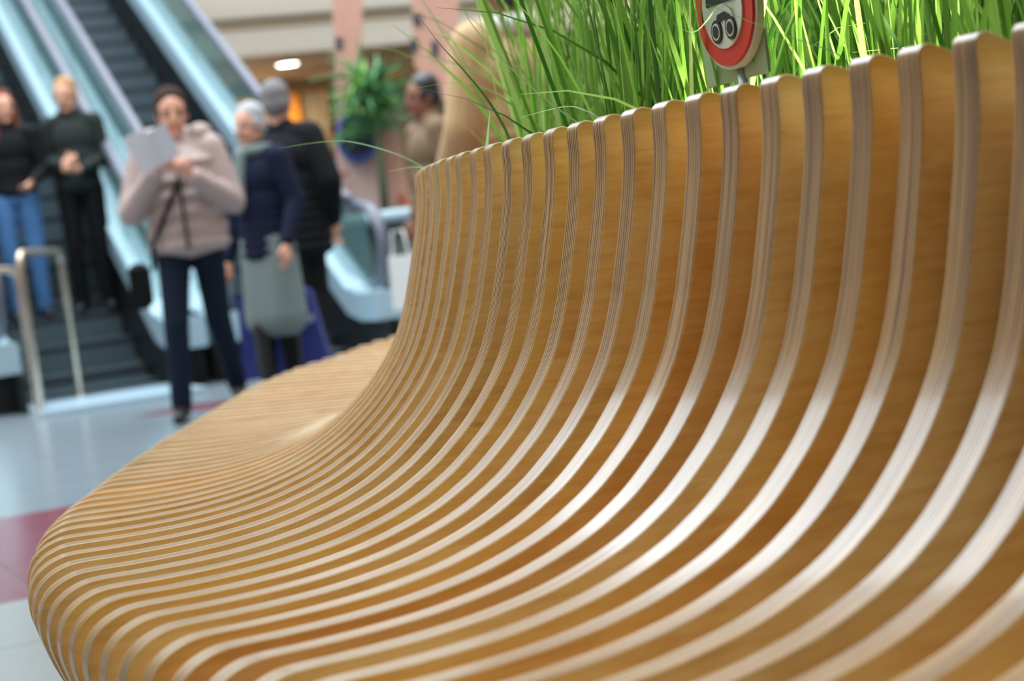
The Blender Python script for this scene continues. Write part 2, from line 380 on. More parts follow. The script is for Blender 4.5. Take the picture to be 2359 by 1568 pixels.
# planter: liner wall and soil behind the ribs, following the line of the backs
inner = [np.array(rib_at[k][0]) - .052*np.array([math.cos(rib_at[k][1]), math.sin(rib_at[k][1])]) for k in range(K_MIN, K_MAX)]
for a_ in range(1, 12):                                          # round the far side
    tA = rib_at[K_MAX-1][1] + a_*math.radians(13); inner.append(C2 + 1.4255*np.array([math.cos(tA), math.sin(tA)]))
inner += [np.array(q) for q in ((2.62, 2.05), (2.1, 2.2), (1.5, 2.2), (1.0, 2.1))]
bed = [Vector((q[0]*S - RC.x, q[1]*S - RC.y, 0)) for q in inner]
bedc = sum(bed, Vector())/len(bed)
pl = MB(); nb_ = len(bed); vs = []
for zz, off in ((0, 0), (.765, 0), (.765, .03), (0, .03)):
    vs += [q + (bedc-q).normalized()*off + Vector((0, 0, zz)) for q in bed]
pl.add(vs, [(l*nb_+i, l*nb_+(i+1) % nb_, ((l+1) % 4)*nb_+(i+1) % nb_, ((l+1) % 4)*nb_+i) for l in range(4) for i in range(nb_)])
planter = pl.build('planter_ring', M['liner'], smooth='auto', loc=RC)
tag(planter, 'dark brown round planter wall hidden behind the bench ribs', 'planter')
so = MB(); so.prism([q + (bedc-q).normalized()*.032 for q in bed], (0, 0, .10), (0, 0, .69))
soil = so.build('soil', M['soil'], planter)
def in_bed(x, y, marg=.05):
    P = [(q + (bedc-q).normalized()*marg + RC) for q in bed]; c = False; j = len(P)-1
    for i in range(len(P)):
        if (P[i].y > y) != (P[j].y > y) and x < (P[j].x-P[i].x)*(y-P[i].y)/(P[j].y-P[i].y)+P[i].x: c = not c
        j = i
    return c

# ------------------------------------------------------------------ grass
def blades_mesh(name, curves, widths, tones, seed=1):
    """curves: list of point lists; each blade is a folded tapering strip"""
    V = []; F = []; T = []
    r_ = random.Random(seed)
    for pts, w, tn in zip(curves, widths, tones):
        n = len(pts); a = r_.uniform(0, math.pi); b0 = len(V)
        for i, p in enumerate(pts):
            t = i/(n-1); wi = w*(1 - t**2.2)*.5*(.75+.5*min(1, t*3)) + .00025
            tg = (pts[min(i+1, n-1)] - pts[max(i-1, 0)]).normalized()
            sd = Vector((math.cos(a + .5*t), math.sin(a + .5*t), 0)); sd = (sd - tg*sd.dot(tg)).normalized(); nm = tg.cross(sd)
            V += [p - sd*wi, p + nm*wi*.35, p + sd*wi]; T += [tn]*3
        for i in range(n-1):
            q = b0 + i*3; F += [(q, q+1, q+4, q+3), (q+1, q+2, q+5, q+4)]
    me = bpy.data.meshes.new(name); me.from_pydata([tuple(v) for v in V], [], F)
    at_ = me.attributes.new('tone', 'FLOAT', 'POINT'); at_.data.foreach_set('value', T)
    me.polygons.foreach_set('use_smooth', [True]*len(me.polygons))
    return me
curves = []; wid = []; ton = []
gr = random.Random(5)
def blade(base, L, lean_a, lean, curl, n=8):
    d = Vector((math.cos(lean_a), math.sin(lean_a), 0)); pts = []; p = base.copy(); ang = lean
    for i in range(n):
        pts.append(p.copy()); p = p + (Vector((0, 0, 1))*math.cos(ang) + d*math.sin(ang))*(L/(n-1)); ang += curl/(n-1)
    return pts
for c in range(2600):                                           # tufts
    if gr.random() < .75:
        th = math.radians(gr.uniform(182, 236)); rad = 3.10 - 1.25*gr.random()**1.2
        base = RC + Vector((math.cos(th)*rad, math.sin(th)*rad, .66))
    else: base = Vector((gr.uniform(-.1, 1.4), gr.uniform(1.9, 4.2), .66))
    if not in_bed(base.x, base.y): continue
    if len(curves) > 4000: break
    nb = gr.randint(4, 8); tone = gr.random()
    la = gr.uniform(0, 2*math.pi)
    for j in range(nb):
        bb = base + Vector((gr.uniform(-.025, .025), gr.uniform(-.025, .025), 0))
        L = gr.uniform(.34, .78)
        curves.append(blade(bb, L, la + gr.uniform(-1.6, 1.6), gr.uniform(.0, .22), gr.choice([.15, .3, .5, .5, 1.1, 1.9])*gr.random()))
        wid.append(gr.uniform(.003, .0062)); ton.append(min(1, max(0, .55*tone + .45*gr.random() - .1)))
grass = link('ornamental_grass', blades_mesh('ornamental_grass', curves, wid, ton), M['grass'])
tag(grass, 'tall green ornamental grass filling the planter behind the bench', 'grass', kind='stuff')

def spline(pts, n=5):
    return [Vector(tuple(x)) for x in catmull([tuple(p) for p in pts], n)]
single = [
    ([(992, 402, 2.42), (975, 384, 2.42), (900, 350, 2.42), (800, 325, 2.42), (720, 329, 2.42), (642, 342, 2.42)], .0042, .35, 'grass_pale', 'long thin grass blade arching left over the bench end'),
    ([(995, 405, 2.44), (982, 388, 2.44), (950, 384, 2.44), (893, 396, 2.44)], .0040, .55, 'grass_pale', 'short grass blade bending left just under the long arching one'),
    ([(1764, 235, 1.78), (1754, 176, 1.78), (1723, 112, 1.78), (1694, 40, 1.78), (1675, 13, 1.78), (1655, 14, 1.78), (1628, 48, 1.78), (1606, 70, 1.78), (1583, 72, 1.78), (1547, 50, 1.78)], .0040, .75, 'grass_pale', 'bright yellow green blade looping in front of the red rimmed sign'),
    ([(1960, 160, 1.62), (1925, 122, 1.62), (1800, 78, 1.64), (1700, 38, 1.66), (1610, 2, 1.68), (1560, -20, 1.7)], .0026, .1, 'grass', 'thin dark stem crossing diagonally in front of the sign'),
    ([(1597, 280, 1.80), (1594, 217, 1.80), (1591, 110, 1.80), (1589, 0, 1.80), (1588, -80, 1.80)], .0062, .85, 'grass', 'straight wide bright blade just left of the sign'),
    ([(1400, 330, 1.96), (1376, 272, 1.96), (1345, 253, 1.97), (1310, 244, 1.98), (1258, 254, 1.99), (1198, 271, 2.0)], .0055, .95, 'grass_pale', 'pale blade bent left low over the bench back'),
    ([(1118, 392, 2.1), (1122, 330, 2.1), (1129, 253, 2.1)], .0060, .9, 'grass_pale', 'short cut pale blade standing alone near the bench end'),
    ([(1195, 380, 2.05), (1165, 300, 2.05), (1120, 225, 2.05), (1062, 155, 2.05), (1012, 100, 2.05), (960, 30, 2.05)], .0046, .1, 'grass', 'dark blade leaning left in front of the tan coat'),
    ([(1400, 320, 1.95), (1335, 285, 1.95), (1262, 232, 1.95), (1180, 160, 1.96), (1090, 60, 1.97), (1060, 0, 1.98)], .0042, .6, 'grass_pale', 'long pale blade leaning far left across the tan coat'),
]
for pts, w, tn, mk, lab in single:
    cv = spline([at(*p) for p in pts]); me = blades_mesh('grass_blade', [cv], [w], [tn], seed=3)
    o = link('grass_blade', me, M[mk]); tag(o, lab, 'grass blade', 'single blades of grass that stand out')

# planter spotlight that lights one patch of the grass
gp = Vector((.355, 1.86, .86))
sl = bpy.data.lights.new('grass_spotlight', 'SPOT'); sl.energy = 9000; sl.spot_size = math.radians(7); sl.spot_blend = .35; sl.color = (1, .96, .84); sl.shadow_soft_size = .03
slo = bpy.data.objects.new('grass_spotlight', sl); COL.objects.link(slo); slo.location = gp + Vector((.55, .5, 2.5))
slo.rotation_euler = (gp - slo.location).to_track_quat('-Z', 'Y').to_euler()

# ------------------------------------------------------------------ escalators
SLOPE = math.tan(math.radians(29.5)); RUN = .36; RISE = RUN*SLOPE; U_ST = 12.45
def zline(u): return max(0., (u - U_ST)*SLOPE)
def incline(u0, u1, off, n=3):
    """points along the escalator side: flat at the bottom, then rising"""
    us = [u0, U_ST-.25, U_ST+.05, U_ST+.35] + [U_ST+.35 + (u1-U_ST-.35)*i/n for i in range(1, n+1)]
    soft = {U_ST-.25: .0, U_ST+.05: .05, U_ST+.35: .22}
    return [(u, (soft[u] if u in soft else zline(u)) + off) for u in us]
def sheet(b, line0, line1, v0, v1, mi=0):
    """band between two incline lines, from v0 to v1 across"""
    n = len(line0); vs = []
    for (u, z) in line0: vs += [uv(u, v0, z), uv(u, v1, z)]
    for (u, z) in line1: vs += [uv(u, v0, z), uv(u, v1, z)]
    fs = []
    for i in range(n-1):
        a, c = 2*i, 2*n+2*i
        fs += [(a, a+2, c+2, c), (a+1, c+1, c+3, a+3), (a, a+1, a+3, a+2), (c, c+2, c+3, c+1)]
    fs += [(0, 2*n, 2*n+1, 1), (2*n-2, 2*n-1, 4*n-1, 4*n-2)]
    b.add(vs, fs, mi)
U_END = 21.5
def escalator(vl, vr, label, side_clad=True):
    base = uv(11.3, (vl+vr)/2); root = empty('escalator', base); tag(root, label, 'escalator', 'pair of escalators')
    def put(name, b, m, smooth=False, parent=root):
        b.v = [tuple(Vector(p)-base) for p in b.v]; return b.build(name, m, parent, smooth)
    # comb plate with toothed front
    b = MB(); p = [uv(11.15, vl, .002), uv(11.15, vr, .002), uv(12.2, vr, .002), uv(12.2, vl, .002)]
    b.prism(p, (0, 0, 0), (0, 0, .03)); plate = put('comb_plate', b, M['clad'])
    b = MB()
    for i in range(24):
        v = vl + .06 + (vr-vl-.12)*i/23; b.hexa([uv(12.2, v-.01, .012), uv(12.2, v+.01, .012), uv(12.27, v+.004, .012), uv(12.27, v-.004, .012), uv(12.2, v-.01, .03), uv(12.2, v+.01, .03), uv(12.27, v+.004, .02), uv(12.27, v-.004, .02)])
    put('comb_teeth', b, M['tan_rail'], parent=plate).location = (0, 0, 0)
    # steps: ribbed tread with a ribbed riser below
    k = 0; u = 12.22; z = .0
    ns = int((U_END-12.2)/RUN)
    me = None
    for k in range(ns):
        u0 = 12.22 + k*RUN; zt = [.03, .06, .16][k] if k < 3 else .16 + (k-2)*RISE
        h = zt - ([-.02, .03, .06][k] if k < 3 else zt - RISE) + .02
        if k < 3 or me is None or k == 3:
            b = MB()
            nr = 16
            b.hexa([uv(0, vl-vr, 0)*0 + GV*(-(vr-vl)/2) + GU*a_ + Vector((0, 0, c_)) for a_, c_ in ()] or
                   [GV*x + GU*y + Vector((0, 0, zz)) for zz in (-h, -.012) for x, y in ((-(vr-vl)/2+.01, .012), ((vr-vl)/2-.01, .012), ((vr-vl)/2-.01, RUN+.012), (-(vr-vl)/2+.01, RUN+.012))])
            w = (vr-vl-.04)/nr
            for i in range(nr):                                   # cleats
                x0 = -(vr-vl)/2 + .02 + i*w; x1 = x0 + w*.6
                b.hexa([GV*x + GU*y + Vector((0, 0, zz)) for zz in (-.012, 0) for x, y in ((x0, 0), (x1, 0), (x1, RUN+.01), (x0, RUN+.01))])
                b.hexa([GV*x + GU*y + Vector((0, 0, zz)) for zz in (-h+.01, -.05) for x, y in ((x0, 0), (x1, 0), (x1, .02), (x0, .02))])
            b.hexa([GV*x + GU*y + Vector((0, 0, zz)) for zz in (-.05, -.0125) for x, y in ((-(vr-vl)/2+.012, .004), ((vr-vl)/2-.012, .004), ((vr-vl)/2-.012, .02), (-(vr-vl)/2+.012, .02))], 1)
            me = b.mesh('step'); me.materials.append(M['step']); me.materials.append(M['riser_dark'])
        o = link('step', me, parent=root); o.location = uv(u0, (vl+vr)/2, zt) - base
    # both balustrades
    for v, sg in ((vl, -1), (vr, 1)):
        o1, o2 = sorted((v, v + sg*.03)); L0 = 12.0
        b = MB(); sheet(b, [(q, max(0, z_)) for q, z_ in incline(L0-.3, U_END, -.8)], incline(L0-.3, U_END, .26), o1, o2); put('skirt_panel', b, M['skirt'])
        o3, o4 = sorted((v - sg*.012, v + sg*.20))
        b = MB(); sheet(b, incline(L0-.15, U_END, .262), incline(L0-.15, U_END, .46), o3, o4)
        deck = put('deck_cladding', b, M['clad'])
        b = MB(); a0, a1 = sorted((v+sg*.032, v+sg*.20)); sheet(b, [(q, 0.0 if zline(q) < .3 else zline(q)-.3) for q, _ in incline(L0, U_END, 0)], incline(L0, U_END, .261), a0, a1); put('outer_cladding', b, M['skirt'])
        gv0, gv1 = sorted((v + sg*.075, v + sg*.089))
        for gi in range(7):                                       # glass panes
            ga, gb = L0 + .1 + gi*1.42, L0 + .1 + (gi+1)*1.42 - .02
            b = MB(); lo = [(q, zc) for q, zc in ((ga, 0), ((ga+gb)/2, 0), (gb, 0))]
            zz = lambda q: zline(q) if q > U_ST+.4 else max(0, (q-U_ST+.25))*.34
            sheet(b, [(q, zz(q)+.461) for q, _ in lo], [(q, zz(q)+1.04) for q, _ in lo], gv0, gv1); put('glass_panel', b, M['glass'])
        # handrail with a rounded newel return
        hv = v + sg*.082; pts = []
        zz = lambda q: zline(q) if q > U_ST+.4 else max(0, (q-U_ST+.25))*.34
        for i in range(9):
            a = math.pi/2 + math.pi*(1 - i/8) ; pts.append(uv(L0+.05 - .27*math.sin(math.pi*i/8), hv, .79 - .27*math.cos(math.pi*i/8)))
        pts += [uv(q, hv, zz(q)+1.07) for q in (L0+.3, U_ST-.25, U_ST+.1, U_ST+.45, 15, 18, U_END)]
        b = MB(); b.tube(pts, .042, 10); put('handrail', b, M['handrail'], True)
    return root
escalator(1.52, 2.56, 'escalator on the left with two people riding, ending in a bright floor plate')
escalator(3.02, 3.98, 'second escalator to the right, empty dark steps behind the reading woman')
# guard rails by the left escalator
def ubar(p, q, hgt, label):
    b = MB(); p, q = Vector(p), Vector(q); c = (p+q)/2; d = (q-p).normalized(); r = .09; pts = [p]
    pts += [p + Vector((0, 0, hgt-r))]
    for i in range(1, 6): a = math.pi/2*i/5; pts.append(p + Vector((0, 0, hgt-r)) + d*r*(1-math.cos(a)) + Vector((0, 0, r*math.sin(a))))
    for i in range(0, 6): a = math.pi/2*(1-i/5); pts.append(q + Vector((0, 0, hgt-r)) - d*r*(1-math.cos(a)) + Vector((0, 0, r*math.sin(a))))
    pts.append(q)
    root = empty('guard_rail', c); tag(root, label, 'railing', 'tube guard rails by the escalator')
    b.tube([x-c for x in pts], .024, 12); b.build('tube_frame', M['tan_rail'], root, True)
    for e in (p, q):
        f = MB(); f.lathe([(.06, 0), (.06, .012), (.028, .02), (.028, .03)], e-c, 20); f.build('floor_flange', M['steel'], root, 'auto')
def ground(px, py):
    a = at(px, py, 10); t = CAMH/(CAMH - a.z); return Vector((a.x*t, a.y*t, 0))
g1, g2 = ground(97, 958), ground(188, 924)
ubar(g1, g2, 1.02, 'hoop shaped steel tube guard rail in front of the left escalator')
g3 = ground(88, 952); ubar(g3, g3 + (g3-g2).normalized()*1.1 + Vector((-.45, .1, 0)), .93, 'steel tube guard rail cut by the left edge of the photo')

slab('wall_shop', 27.5, 27.8, 8.42, 18, 0, 3.41, M['wall'])
# ------------------------------------------------------------------ downlight, shop, pendant lamps
dl = at(662, 147, 16.6); dl = Vector((dl.x, dl.y, 0)); 
def pix_on_z(px, py, z):
    a = at(px, py, 10); t = (z-CAMH)/(a.z-CAMH); return Vector((a.x*t, a.y*t, z))
dp = pix_on_z(662, 147, 3.41)
root = empty('downlight', dp); tag(root, 'round bright recessed downlight in the beige soffit', 'light')
b = MB(); b.lathe([(.2, -.012), (.2, .004), (.145, .004), (.145, -.012)], n=28, closed=True); b.build('trim_ring', M['fascia'], root, 'auto')
b = MB(); b.lathe([(.144, -.006), (.144, .003)], n=28); b.build('lens', emit('lamp_lens', (1, .95, .86, 1), 14), root)
for i, vv in enumerate((11, 14.5)):
    d2 = uv(24.0, vv, 3.41)
    root2 = empty('downlight', d2); tag(root2, ['round recessed downlight in the soffit behind the tan coat', 'round recessed downlight in the soffit far to the right'][i], 'light')
    b = MB(); b.lathe([(.2, -.012), (.2, .004), (.145, .004), (.145, -.012)], n=28, closed=True); b.build('trim_ring', M['fascia'], root2, 'auto')
    b = MB(); b.lathe([(.144, -.006), (.144, .003)], n=28); b.build('lens', bpy.data.materials['lamp_lens'], root2)

orange = plain('orange_shop_wall', srgb(226, 150, 48), .6, var=.12, scale=3); dkwood = plain('dark_wood', srgb(70, 46, 26), .5)
shop = empty('shop_front', uv(25.6, 7.4)); tag(shop, 'warm orange lit shop front with dark wooden posts under the soffit', 'shop')
def sbox(name, u0, u1, v0, v1, z0, z1, m, parent=shop):
    o = slab(name, u0, u1, v0, v1, z0, z1, m, None, None); o.parent = parent; o.location = o.location - parent.location; return o
for i in range(3): sbox('wall_panel', 27.4, 27.48, 6.4+i*.66, 6.4+i*.66+.65, .02, 3.40, orange)
for i in range(2): sbox('post', 25.6, 25.76, 7.16+i*1.1, 7.28+i*1.1, .0, 3.41, dkwood)
sbox('fascia_board', 25.58, 25.66, 6.4, 8.4, 3.22, 3.41, plain('tan_board', srgb(176, 140, 88), .6))
sbox('counter', 26.2, 26.7, 6.5, 8.3, .0, 1.2, plain('oak_counter', srgb(150, 110, 64), .5))
for i in range(3):
    b = MB(); c = uv(26.45, 7.2+i*.4, 1.2) - shop.location; b.lathe([(.08, 0), (.1, .18), (.05, .3), (.04, .42), (.0401, .42)], c, 14); b.build('jar', plain('pale_jar_%d' % i, srgb(216, 196, 150), .3), shop, True)
lamp = empty('counter_fill_lamp', uv(26.4, 6.8, 1.2)); tag(lamp, 'small warm lamp added on the shop counter to light the soffit', 'lamp')  # invented lamp, added so its bulb throws a warm glow on the soffit
b = MB(); b.lathe([(.06, 0), (.06, .015), (.012, .03), (.012, .25)], n=16); b.build('stand', dkwood, lamp, 'auto')
b = MB(); b.lathe([(.10, .22), (.06, .36), (.055, .36), (.095, .22)], n=20, closed=True); b.build('shade', emit('fill_lamp_shade', (1, .7, .35, 1), 3), lamp, 'auto')
pd = bpy.data.lights.new('counter_fill_bulb', 'POINT'); pd.energy = 90; pd.color = (1, .78, .48); pd.shadow_soft_size = .08; po = bpy.data.objects.new('counter_fill_bulb', pd); COL.objects.link(po); po.parent = lamp; po.location = (0, 0, .45)
area('shop_lights', uv(26.8, 7.4, 3.35), uv(27.1, 7.4, 0), 1.4, .6, 60, (1, .76, .42))
for i in range(6):
    px = pix_on_z(1505 + (i % 3)*52 + (i//3)*20, 78 + (i//3)*34 + (i % 2)*10, 3.05 - .16*(i//3))
    root = empty('pendant_lamp', px); tag(root, ['%s glowing pendant lamp in the %s row behind the grass beside the sign' % (w1, w2) for w2 in ('upper', 'lower') for w1 in ('leftmost warm', 'middle warm', 'rightmost warm')][i], 'lamp', 'warm pendant lamps behind the grass')
    b = MB(); b.ell((0, 0, 0), (.08, .08, .09), 14, 8); b.build('bulb', bpy.data.materials.get('warm_bulb') or emit('warm_bulb', (1, .72, .34, 1), 18), root, True)
    b = MB(); b.lathe([(.04, .08), (.04, .14), (.012, .16)], n=12); b.build('socket', dkwood, root, 'auto')
    b = MB(); b.tube([(0, 0, .12), (0, 0, 3.41-px.z)], .005, 6); b.build('cord', M['riser_dark'], root)

# ------------------------------------------------------------------ salmon cut-out display, pedestal planter and palm
salmon = plain('salmon_paint', srgb(186, 138, 120), .7, var=.08, scale=3); palepink = plain('pale_pink_paint', srgb(196, 164, 156), .7, var=.06, scale=3)
navy = plain('blue_rim', srgb(38, 66, 150), .4); dark = plain('dark_opening', srgb(40, 44, 60), .7)
DY = 14.4
disp = empty('cutout_display', at(880, 860, DY)*1); disp.location.z = 0
tag(disp, 'salmon pink cut-out house display with dark windows and a blue oval ring', 'display')
def panel(name, poly, m, y0=DY, th=.05, parent=disp):
    b = MB(); pts = [at(px, py, y0) - disp.location for px, py in poly]
    b.prism(pts, (0, 0, 0), (0, th, 0)); return b.build(name, m, parent)
lp = panel('side_panel', [(762, -60), (838, -60), (830, 120), (812, 250), (800, 300), (775, 300), (772, 150)], salmon)
rp = panel('side_panel', [(945, -60), (1060, -60), (1050, 200), (1030, 240), (955, 150)], salmon)
panel('base_panel', [(772, 320), (800, 352), (865, 352), (878, 300), (905, 290), (925, 380), (945, 480), (800, 485), (780, 430)], palepink)
panel('base_panel', [(868, 300), (905, 255), (930, 380), (948, 478), (905, 478), (890, 380)], salmon, DY-.06)
for poly, pr in (([(772, 85), (790, 88), (788, 115), (774, 110)], lp), ([(950, 30), (972, 34), (970, 60), (952, 54)], rp), ([(945, 85), (962, 90), (962, 118), (946, 112)], rp), ([(993, 92), (1010, 96), (1008, 135), (994, 128)], rp)):
    o = panel('window', poly, dark, DY-.015, .014, parent=pr)
b = MB(); cc = at(822, 316, DY-.08) - disp.location
b.tube([cc + Vector((.145*math.cos(a), 0, .185*math.sin(a))) for a in [2*math.pi*i/24 for i in range(25)]], .022, 10); b.build('blue_ring', navy, disp, True)
b = MB(); b.prism([cc + Vector((.14*math.cos(a), .03, .18*math.sin(a))) for a in [2*math.pi*i/24 for i in range(24)]], (0, 0, 0), (0, .02, 0)); b.build('dark_oval', dark, disp)
for (px, py, w) in ((795, 400, .03), (935, 470, .05), (925, 452, .03)):
    c = at(px, py, DY-.075) - disp.location; b = MB(); b.ell(c, (w, .02, w*.8), 12, 8); b.build('knob', plain('rust_%d' % px, srgb(170, 84, 50), .6), disp, True)
# carrying pedestal
pc = at(912, 520, DY+.1); pc.z = 0
b = MB(); ztop = at(872, 486, DY).z
b.lathe([(.50, 0), (.48, .02), (.46, ztop-.14), (.54, ztop-.12), (.58, ztop-.06), (.56, ztop-.012), (.50, ztop-.012), (.49, ztop-.06), (.02, ztop-.06)], n=48)
ped = b.build('pedestal_planter', [plain('grey_green_stone', srgb(96, 108, 108), .6)], loc=pc, smooth='auto'); tag(ped, 'grey round pedestal planter with a pale rim below the pink display', 'planter')
b = MB(); b.lathe([(.585, ztop-.115), (.60, ztop-.06), (.585, ztop-.01), (.57, ztop-.01), (.575, ztop-.115)], n=48, closed=True); b.build('rim', plain('pale_blue_rim', srgb(160, 180, 186), .4), ped, True)
disp.location.z = 0
# palm
leafm = plain('palm_leaf', srgb(84, 138, 92), .45, var=.2, scale=6); leafm2 = plain('palm_leaf_light', srgb(126, 180, 76), .45, var=.2, scale=6)
pb = at(886, 480, DY-.22); ph = at(875, 140, DY-.22).z
palm = empty('potted_palm', (pb.x, pb.y, ztop-.06)); tag(palm, 'bushy green spiky palm behind the pink display', 'plant')
b = MB(); b.tube([(0, 0, 0), (.02, 0, .5), (.0, 0, 1.0), (.04, 0, ph-ztop-.1)], [.035, .03, .028, .02], 8); b.build('trunk', plain('trunk', srgb(92, 100, 70), .8), palm, True)
pr_ = random.Random(4); lm = []
def leaf_mesh(L, w, droop):
    V = []; F = []; n = 7
    for i in range(n):
        t = i/(n-1); x = L*t; z = .32*L*t - droop*L*t*t; ww = w*math.sin(math.pi*min(1, .15+.85*t))*(1-.3*t)+.002
        V += [(x, -ww, z), (x, 0, z-.012), (x, ww, z), (x, 0, z-.018)]
    for i in range(n-1):
        q = i*4; F += [(q, q+4, q+5, q+1), (q+1, q+5, q+6, q+2), (q+2, q+6, q+7, q+3), (q+3, q+7, q+4, q)]
    me = bpy.data.meshes.new('leaf'); me.from_pydata(V, [], F); me.polygons.foreach_set('use_smooth', [True]*len(F)); return me
lms = []
for m_ in (leafm, leafm, leafm2):
    for L, w, dr in ((.36, .026, .15), (.44, .032, .5), (.40, .036, .8)):
        me = leaf_mesh(L, w, dr); me.materials.append(m_); lms.append(me)
for i in range(150):
    o = link('leaf', pr_.choice(lms), parent=palm); hz = pr_.random()
    o.location = (pr_.uniform(-.07, .09), pr_.uniform(-.05, .05), (ph-ztop-.1)*(.58 + .42*hz**.8))
    o.rotation_euler = (pr_.uniform(-.4, .4), pr_.uniform(-1.25, .3), pr_.uniform(0, 6.28)); sc_ = pr_.uniform(.55, 1.0); o.scale = (sc_, sc_, sc_)

# ------------------------------------------------------------------ toy traffic sign standing in the grass
sc0 = at(1660, 18, 1.80); sa = math.radians(201)
sign = empty('toy_traffic_sign', (sc0.x, sc0.y, .69), sa + math.pi/2); tag(sign, 'round red rimmed traffic sign with black vehicle symbol standing in the grass', 'sign')
zc = sc0.z - .69; RD = .058
def disc(name, r, y, t, m, parent=sign, r2=None):
    b = MB(); n = 48; circ = [(r*math.cos(2*math.pi*i/n), y, zc + r*math.sin(2*math.pi*i/n)) for i in range(n)]
    b.prism(circ, (0, 0, 0), (0, t, 0)); return b.build(name, m, parent)
signw = plain('sign_white', srgb(206, 212, 200), .4, var=.02); signr = plain('sign_red', srgb(206, 44, 30), .4, var=.03); signk = plain('sign_black', srgb(22, 26, 26), .5)
b = MB(); b.box((-.012, .016, zc-.008), (.130, .003, .130), ch=.001); b.build('backing_plate', plain('sage_plate', srgb(150, 172, 140), .5), sign)
disc('plate', RD+.004, .006, .008, signw)
disc('red_rim', RD, .003, .0035, signr); face = disc('white_face', RD*.70, .001, .003, signw)
def flat(name, poly, y=-.0005, m=signk):
    b = MB(); b.prism([(x*.74, y, zc+z*.74) for x, z in poly], (0, 0, 0), (0, .0016, 0)); return b.build(name, m, face)
for cx in (-.019, .021):
    for r, m_, y in ((.0145, signk, -.0006), (.0105, signw, -.0012), (.0078, signk, -.0018)):
        n = 20; flat('wheel' if r > .014 else 'wheel_ring', [(cx + r*math.cos(2*math.pi*i/n), -.030 + r*math.sin(2*math.pi*i/n)*1.1) for i in range(n)], y, m_)
flat('motorcycle_frame', [(-.020, -.024), (-.012, -.008), (.008, -.006), (.02, -.012), (.022, -.022), (.012, -.020), (.004, -.016), (-.008, -.018), (-.014, -.026)])
flat('car_body', [(-.040, .006), (-.038, .020), (-.022, .024), (-.014, .037), (.012, .037), (.022, .024), (.036, .020), (.038, .006)])
b = MB(); b.tube([(0, .018, 0), (0, .018, zc-.05)], .008, 12); b.build('post', plain('sign_post', srgb(150, 160, 158), .4, .5), sign, True)

# ------------------------------------------------------------------ people
def remesh(b, name, vox, m, parent=None, smooth_it=4):
    me = b.mesh(name + '_raw'); o = bpy.data.objects.new(name, me); COL.objects.link(o)
    md = o.modifiers.new('r', 'REMESH'); md.mode = 'VOXEL'; md.voxel_size = vox
    ms = o.modifiers.new('s', 'SMOOTH'); ms.factor = .5; ms.iterations = smooth_it
    dg = bpy.context.evaluated_depsgraph_get(); ev = o.evaluated_get(dg)
    nm = bpy.data.meshes.new_from_object(ev); o.modifiers.clear(); o.data = nm; bpy.data.meshes.remove(me); nm.name = name
    nm.materials.clear()
    for q in (m if isinstance(m, list) else [m]): nm.materials.append(q)
    nm.polygons.foreach_set('use_smooth', [True]*len(nm.polygons))
    if parent: o.parent = parent
    return o
def V(*a): return Vector(a)
def hand(b, wr, d, side, curl=.5, sc=1.):
    """palm and five curled fingers; d = hand direction, side = towards the thumb"""
    d = d.normalized(); side = (side - d*side.dot(d)).normalized(); nrm = d.cross(side)
    pal = wr + d*.055*sc
    b.cap(wr, .026*sc, wr + d*.085*sc, .030*sc); b.cap(pal - side*.018*sc, .022*sc, wr + d*.085*sc - side*.02*sc, .017*sc); b.cap(pal + side*.015*sc, .022*sc, wr + d*.085*sc + side*.024*sc, .017*sc)
    for i, (off, L) in enumerate(((.030, .070), (.011, .080), (-.009, .075), (-.028, .058))):
        p0 = wr + d*.085*sc + side*off*sc; d1 = (d*math.cos(curl*.6) + nrm*math.sin(curl*.6)); p1 = p0 + d1*L*.5*sc
        d2 = (d*math.cos(curl*1.6) + nrm*math.sin(curl*1.6)); p2 = p1 + d2*L*.5*sc
        b.cap(p0, .0098*sc, p1, .009*sc, 8); b.cap(p1, .009*sc, p2, .0078*sc, 8)
    t0 = wr + d*.03*sc + side*.028*sc; t1 = t0 + (d*.7 + side*.75 + nrm*.2).normalized()*.038*sc; t2 = t1 + (d*.9 + side*.2 + nrm*.3).normalized()*.030*sc
    b.cap(t0, .014*sc, t1, .0115*sc, 8); b.cap(t1, .0112*sc, t2, .0092*sc, 8)
SKIN = plain('skin', srgb(206, 150, 124), .55, var=.04); SKIN2 = plain('skin_brown', srgb(136, 88, 64), .55, var=.04)
DEF = dict(hipL=V(.085, 0, .90), hipR=V(-.085, 0, .90), kneeL=V(.095, -.02, .50), kneeR=V(-.095, -.02, .50), ankL=V(.10, .02, .085), ankR=V(-.10, .02, .085),
           shL=V(.17, 0, 1.385), shR=V(-.17, 0, 1.385), elL=V(.225, .03, 1.12), elR=V(-.225, .03, 1.12), wrL=V(.215, -.06, .90), wrR=V(-.215, -.06, .90))
